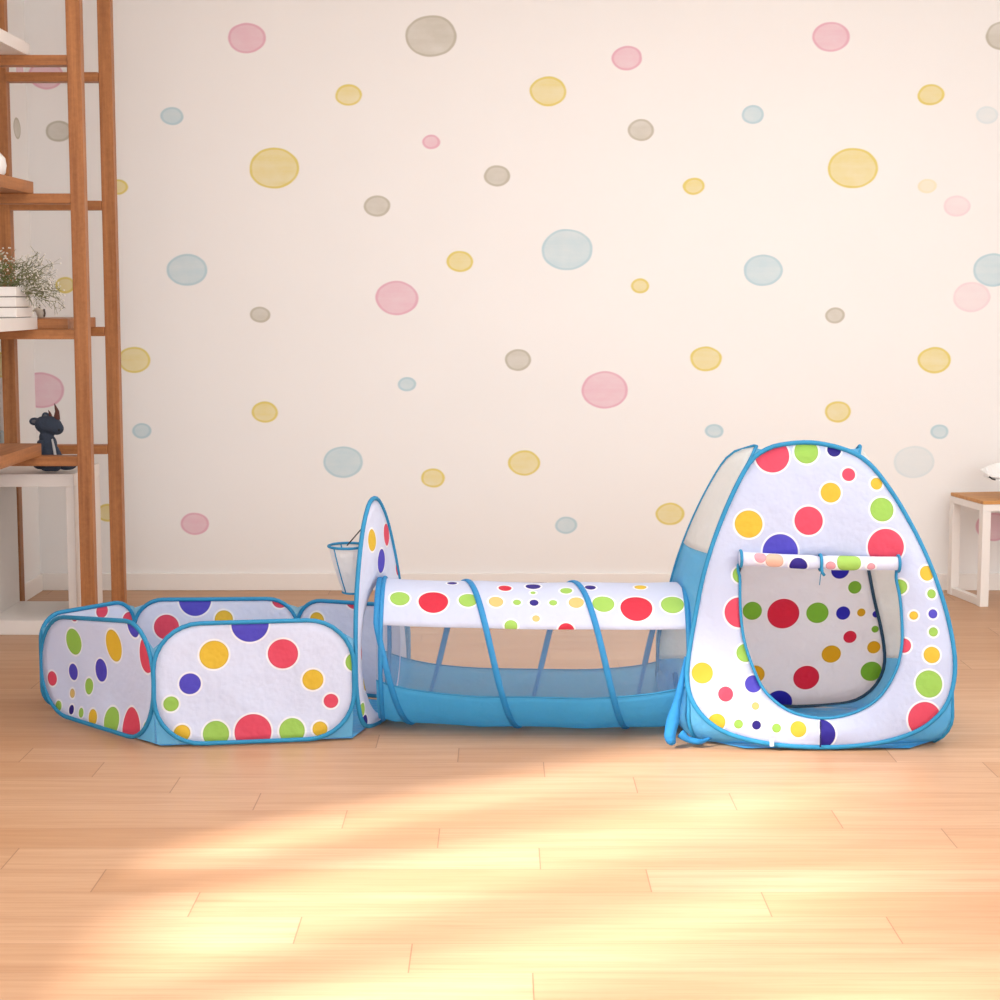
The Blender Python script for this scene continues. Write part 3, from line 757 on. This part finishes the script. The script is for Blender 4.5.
tie.build('bunched_cloth', net('blue_bunch', lin(40, 140, 205), .95, .2, .8), lpn, True)
place_root(tent, (XC, YC, 0))

# ------------------------------------------------------------------ wooden shelving against the left wall
sh = thing('ladder_shelf', 'tall open oak shelf of posts and rungs against the left wall', 'shelf')
YA, YB = 6.26, 6.75; PW = .0245
def xat(px, py, Y): return atY(px, py, Y).x
XA = (xat(75.5, 100, YA)+xat(88, 560, YA))/2; XB = (xat(108.5, 100, YB)+xat(118, 560, YB))/2
XI = (XA+XB)/2; XO = XL+.045; YN = 4.80
for (x, y) in ((XI, YA), (XI, YB), (XO, YB), (XO, YA), (XI, YN), (XO, YN)):
    MB().box(x-PW, y-PW, 0, x+PW, y+PW, 2.6, .003).build('post', WZ, sh)
lv = []
for a_, b_y in ((61, 76), (201, 203), (335, 331), (463, 448)):
    lv.append((atY(40, a_, YA-PW).z+atY(40, b_y, YB-PW).z)/2)
for i, z in enumerate(lv):
    MB().box(XO+PW, YA-PW+.004, z-.017, XI-PW, YA+PW+.02, z+.017, .002).build('rung', WX, sh)
    MB().box(XO+PW, YB-PW-.012, z-.017, XI-PW, YB+PW-.004, z+.017, .002).build('rung', WX, sh)
    MB().box(XO+PW, YN-PW+.004, z-.017, XI-PW, YN+PW-.004, z+.017, .002).build('rung', WX, sh)
for i, z in enumerate(lv):
    pxs = (30, 33, 37, 41)[i]; xe = xat(pxs, (56, 190, 325, 452)[i], YA+.02)
    m = WHITE_PAINT if i in (0, 2) else WY
    o = MB().box(XL+.016, YN-.01, z+.017, xe, YA+(.028 if i != 0 else .02), z+.017+.042, .002).build('shelf_board', m, sh)
    if i in (0, 2): o['label'] = 'white painted shelf board'
z3 = lv[2]+.017; zb3 = z3+.036
MB().box(XO+PW+.004, YA+PW+.002, z3, xat(96, 326, YB-PW), YB-PW-.002, zb3, .002).build('shelf_board', WX, sh)
place_root(sh, (XI, YA, 0))

# white open cube unit under the shelf
cab = thing('open_cabinet', 'white open-backed box unit on the floor under the lowest oak rung', 'cabinet')
CY0, CY1 = YA+PW+.012, YB-PW-.014
cxr = xat(101, 520, CY1); cxl = XL+.014; ct = atY(40, 474, CY0).z; tk = .046
MB().box(cxl, CY0, ct-tk, cxr, CY1, ct, .003).build('top_panel', WHITE_PAINT, cab)
MB().box(cxl, CY0+.002, 0, cxr, CY1-.002, .052, .003).build('base_panel', WHITE_PAINT, cab)
xin = xat(20, 600, CY1)
MB().box(cxl, CY0+.002, .052, xin, CY1-.002, ct-tk, .002).build('side_panel', WHITE_PAINT, cab)
MB().box(cxr-.03, CY0+.002, .052, cxr, CY1-.002, ct-tk, .002).build('side_panel', WHITE_PAINT, cab)
place_root(cab, ((cxl+cxr)/2, (CY0+CY1)/2, 0))

# ------------------------------------------------------------------ plush rhino on the cabinet
rh = thing('plush_rhinoceros', 'dark blue-grey plush rhinoceros sitting on the white box unit behind the oak post', 'plush toy')
ry = CY0+.075; s_ = dist(Vector((0, ry, .6)))/FP      # metres per photo pixel there
rx0 = xat(49, 470, ry)
def R(px, py): return Vector((rx0+(px-49)*s_, ry, ct+.002+(479-py)*s_))
body = MB()
def e_(px, py, rx, rz, ryy, dy=0, rot=0):
    body.ell(R(px, py)+Vector((0, dy, 0)), (rx*s_, ryy*s_, rz*s_), Matrix.Rotation(rot, 3, 'Y'))
e_(49, 464, 12, 14, 9); e_(48.5, 452, 9.5, 11, 7.5); e_(46, 445, 6, 7, 6)
e_(51.5, 432.5, 12, 9, 9, rot=.15); e_(45, 432, 9, 8.5, 8.5); e_(58, 436, 7, 6.5, 7)
e_(50, 473.5, 8, 5, 5, -.03); e_(40, 473, 8, 4.5, 4.5, .015); e_(66, 473.5, 10, 4.6, 5.5, .012); e_(57, 474, 6.5, 4.5, 5, -.034)
for t in range(6):
    e_(54+t*1.7, 450+t*3.4, 3.2, 3.4, 3.2, -.012)
    e_(43-t*.6, 450+t*3.0, 3.2, 3.4, 3.2, -.03)
PLUSH = plain('navy_plush', lin(72, 84, 104), .95, .35, 300, .004)
bo_ = body.build('body', PLUSH, rh, True)
md = bo_.modifiers.new('skin', 'REMESH'); md.mode = 'VOXEL'; md.voxel_size = .0035; md.use_smooth_shade = True
md = bo_.modifiers.new('smooth', 'SMOOTH'); md.factor = .5; md.iterations = 3
HORN = plain('brown_felt', lin(98, 58, 52), .9, .1, 60)
def horn(a, b, c, r):
    pts = [R(*a).lerp(R(*b), t/4) if t <= 4 else R(*b).lerp(R(*c), (t-4)/4) for t in range(9)]
    MB().tube(pts, [r*s_*(1-(t/8)**1.3*.92) for t in range(9)], 12).build('horn', HORN, rh, True)
horn((58.2, 427), (58.8, 419), (56.2, 411), 3.4); horn((52.5, 425.5), (51.5, 421), (50, 417.5), 2.0)
def ear(px, py, dy, rr):
    o = MB().ell(R(px, py)+Vector((0, dy, 0)), (rr[0]*s_, 1.6*s_, rr[1]*s_)).build('ear', PLUSH, rh, True)
    MB().ell(R(px, py)+Vector((0, dy-1.0*s_, 0)), (rr[0]*.55*s_, 1.0*s_, rr[1]*.5*s_)).build('inner_ear', plain('grey_felt', lin(105, 108, 116), .95), o, True)
ear(36, 429, .0, (5.4, 4)); ear(44, 424.5, .045, (4, 4))
MB().ell(R(61.5, 437)+Vector((0, -.022, 0)), (1.1*s_, .8*s_, 1.3*s_)).build('eye', BLACK, rh, True)
MB().tube([R(55, 446)+Vector((0, -.028, 0)), R(57, 455)+Vector((0, -.034, 0)), R(58.5, 465)+Vector((0, -.034, 0)), R(58.5, 472)+Vector((0, -.034, 0))], [.003, .005, .005, .004], 8).build('bib', plain('pale_bib', lin(205, 205, 205), .9), rh, True)
place_root(rh, (rx0, ry, ct))

# ------------------------------------------------------------------ planter of baby's breath on the white shelf board
zs = lv[2]+.017+.042
plx = xat(31, 305, YA-.05)
pt = thing('planter_box', 'white slatted planter of wispy baby\'s breath on the white shelf board', 'planter')
PX0, PX1, PY0, PY1 = XL+.02, plx, YA-.24, YA-.03
hgt = atY(20, 286.5, PY0).z-zs
for k in range(3):
    z0 = zs+.002+k*hgt/3
    MB().box(PX0, PY0, z0, PX1, PY1, z0+hgt/3-.003, .003).build('slat_tier', WHITE_PAINT, pt)
MB().box(PX0+.006, PY0+.006, zs+.001, PX1-.006, PY1-.006, zs+hgt-.008).build('liner', plain('dark_liner', lin(120, 105, 95), .8), pt)
st = MB(); fl = MB(); lf = MB()
def gyps(cx, cy, cz, tx, ty, tz, depth):
    a = Vector((cx, cy, cz)); b = Vector((tx, ty, tz))
    mid = a.lerp(b, .5)+Vector((random.uniform(-.01, .01), random.uniform(-.01, .01), .01))
    st.tube([a, mid, b], .0009 if depth else .0013, 4)
    if depth:
        for _ in range(4):
            e = b+Vector((random.uniform(-.028, .028), random.uniform(-.03, .03), random.uniform(-.022, .03)))
            st.tube([b.lerp(mid, random.random()*.6), e], .0006, 3)
            r = random.uniform(.0022, .0038); fl.ell(e, (r, r, r*.8), None, 6, 4)
    else:
        for _ in range(4):
            e = b+Vector((random.uniform(-.035, .045), random.uniform(-.04, .04), random.uniform(-.03, .04)))
            gyps(*b.lerp(mid, random.random()*.7), *e, 1)
for i in range(60):
    bx = random.uniform(PX0+.03, PX1-.015); by = random.uniform(PY0+.03, PY1-.03); sp_ = random.random()
    tx = bx+random.gauss(.01, .035); tz = zs+hgt+random.uniform(.015, .085)
    if i % 4 == 0: tx = PX1+random.uniform(.0, .06); tz = zs+hgt+random.uniform(-.03, .05)
    if i % 12 == 5: tx = PX1+random.uniform(.05, .085); tz = zs+hgt+random.uniform(-.06, -.01)
    gyps(bx, by, zs+hgt-.01, tx, by+random.uniform(-.03, .03), tz, 0)
for i in range(420):
    c0 = Vector((random.uniform(PX0+.01, PX1+.0), random.uniform(PY0+.02, PY1-.02), zs+hgt+random.uniform(0, .07)))
    d = Vector((random.uniform(-1, 1), random.uniform(-1, 1), random.uniform(0, 1.4))).normalized()*.018; n_ = d.cross(Vector((.3, .7, .2))).normalized()*.0024
    lf.add([c0, c0+d*.5+n_, c0+d, c0+d*.5-n_], [(0, 1, 2, 3)])
st.build('stems', plain('stem_green', lin(132, 132, 96), .8), pt)['kind'] = 'stuff'
o = fl.build('blossoms', plain('blossom_white', lin(238, 232, 220), .8), pt, True); o['kind'] = 'stuff'
o = lf.build('leaves', plain('leaf_green', lin(104, 120, 66), .8), pt); o['kind'] = 'stuff'
place_root(pt, ((PX0+PX1)/2, (PY0+PY1)/2, zs))

# little pale bird on the oak board
fy = YA+PW+.10; fs = dist(Vector((0, fy, 1.1)))/FP; fx = xat(41, 315, fy)
fz = zb3+.001
fg = thing('bird_figurine', 'tiny pale stone animal figurine on the oak board beside the planter', 'figurine')
def Fp(dx, dz, dy=0): return Vector((fx+dx*fs, fy+dy, fz+dz*fs))
bb = MB().ell(Fp(0, 4.6), (4.6*fs, 3.6*fs, 4.6*fs)).ell(Fp(-3.2, 8), (3.2*fs, 2.6*fs, 2.8*fs)).ell(Fp(0, 1.2), (3.6*fs, 3*fs, 1.3*fs)).ell(Fp(-2, 6.4), (3*fs, 2.6*fs, 3*fs))
CER = plain('pale_ceramic', lin(214, 202, 186), .4, .05)
bo2 = bb.build('body', CER, fg, True); md = bo2.modifiers.new('skin', 'REMESH'); md.mode = 'VOXEL'; md.voxel_size = .0014; md.use_smooth_shade = True
MB().tube([Fp(-5.5, 8), Fp(-9, 7)], [1.2*fs, .3*fs], 8).build('snout', CER, fg, True)
MB().tube([Fp(-1.5, 10), Fp(-.6, 13)], [1.2*fs, .5*fs], 8).build('ear', plain('dark_ceramic', lin(110, 95, 85), .5), fg, True)
MB().tube([Fp(3.6, 9, -.006), Fp(4.4, 5, -.008), Fp(3.6, 1.4, -.006)], 1.0*fs, 8).build('tail', plain('dark_ceramic_tail', lin(110, 95, 85), .5), fg, True)
place_root(fg, (fx, fy, fz))

# round white vase whose edge peeps in at the far left
vz = lv[1]+.017+.042; vx = xat(-5, 165, YA-.12); vs = dist(Vector((0, YA-.12, vz)))/FP
v_ = MB().lathe([(0, .001), (.018, .002), (.034, .02), (.038, .045), (.034, .07), (.018, .088), (.012, .095), (.013, .105), (.009, .104), (.008, .09), (0, .088)], (vx, YA-.12, vz), 32)
tag(v_.build('vase', plain('white_ceramic', lin(250, 247, 243), .3, .01), None, True), 'round white vase peeping in at far left on the upper oak board', 'vase')

# ------------------------------------------------------------------ side table at the right
tb = thing('side_table', 'white-framed side table with a wooden top against the back wall', 'table')
TY0 = G(983, 607).y; TY1 = YW-.085; tx0 = G(979, 606).x-.002; tx1 = tx0+.45
tz = atY(982, 509, TY0).z+.016; lw_ = .034
MB().box(tx0+.002, TY0+.004, tz, tx1-.002, TY1-.002, tz+.014, .003).build('tabletop', TABLE_TOP, tb)
f_ = MB()
f_.box(tx0, TY0, tz-.026, tx1, TY0+lw_, tz, .002); f_.box(tx0, TY1-lw_, tz-.026, tx1, TY1, tz, .002)
f_.box(tx0, TY0+lw_, tz-.026, tx0+lw_, TY1-lw_, tz, .002); f_.box(tx1-lw_, TY0+lw_, tz-.026, tx1, TY1-lw_, tz, .002)
f_.build('top_frame', WHITE_PAINT, tb)
for x in (tx0, tx1-lw_):
    for y in (TY0, TY1-lw_): MB().box(x, y, 0, x+lw_, y+lw_, tz-.026, .002).build('leg', WHITE_PAINT, tb)
    MB().box(x+.004, TY0+lw_, .0, x+lw_-.004, TY1-lw_, .030, .002).build('foot_rail', WHITE_PAINT, tb)
place_root(tb, (tx0, TY0, 0)); tb.rotation_euler = (0, 0, math.radians(9))
# open magazine whose curled page reaches into the frame
mg = thing('open_magazine', 'open white magazine with a lifted curling page on the side table', 'magazine')
my = (TY0+TY1)/2-.01; mz = tz+.014; mx = xat(985, 470, my)
ms = dist(Vector((0, my, .4)))/FP
def page(name, pts2, y0, y1, mat, th=.003, lift=0.0):
    V = []; F = []; n = len(pts2)
    for (x, z) in pts2:
        for y in (y0, y1):
            zz = z+(lift*(x-pts2[0][0]+.012)/.04*max(0, 1-(x-pts2[0][0])/.16) if y == y1 else 0); V.append((x, y, zz)); V.append((x, y, zz+th))
    for i in range(n-1):
        a = i*4; b = a+4
        F += [(a, b, b+2, a+2), (a+1, a+3, b+3, b+1), (a, a+1, b+1, b), (a+2, b+2, b+3, a+3)]
    F += [(0, 2, 3, 1), ((n-1)*4, (n-1)*4+1, (n-1)*4+3, (n-1)*4+2)]
    return build(name, V, F, mat, mg, smooth=False)
PAPER = plain('white_paper', lin(248, 247, 245), .7, .02)
P0 = [(mx+.0, mz+.088), (mx+.02, mz+.083), (mx+.04, mz+.082), (mx+.065, mz+.085), (mx+.10, mz+.080), (mx+.14, mz+.05), (mx+.16, mz+.004)]
page('lifted_page', P0, my-.05, my+.07, PAPER, .004, .035)
page('lifted_page', [(x+.006, z-.012) for x, z in P0[:3]]+[(mx+.06, mz+.066), (mx+.10, mz+.06), (mx+.14, mz+.035), (mx+.158, mz+.003)], my-.046, my+.066, PAPER, .003)
page('cover', [(mx+.10, mz+.0), (mx+.20, mz+.001), (mx+.32, mz+.0)], my-.06, my+.08, plain('dark_cover', lin(60, 58, 58), .6), .004)
page('flat_pages', [(mx+.155, mz+.0045), (mx+.22, mz+.009), (mx+.31, mz+.0045)], my-.055, my+.075, PAPER, .006)
MB().tube([(mx+.003, my-.05, mz+.085), (mx+.016, my-.051, mz+.076), (mx+.028, my-.05, mz+.073)], .003, 6).build('page_shadow', BLACK, mg, True)  # black strip modelled in place of the shadow under the lifted page
place_root(mg, (mx+.16, my, mz))
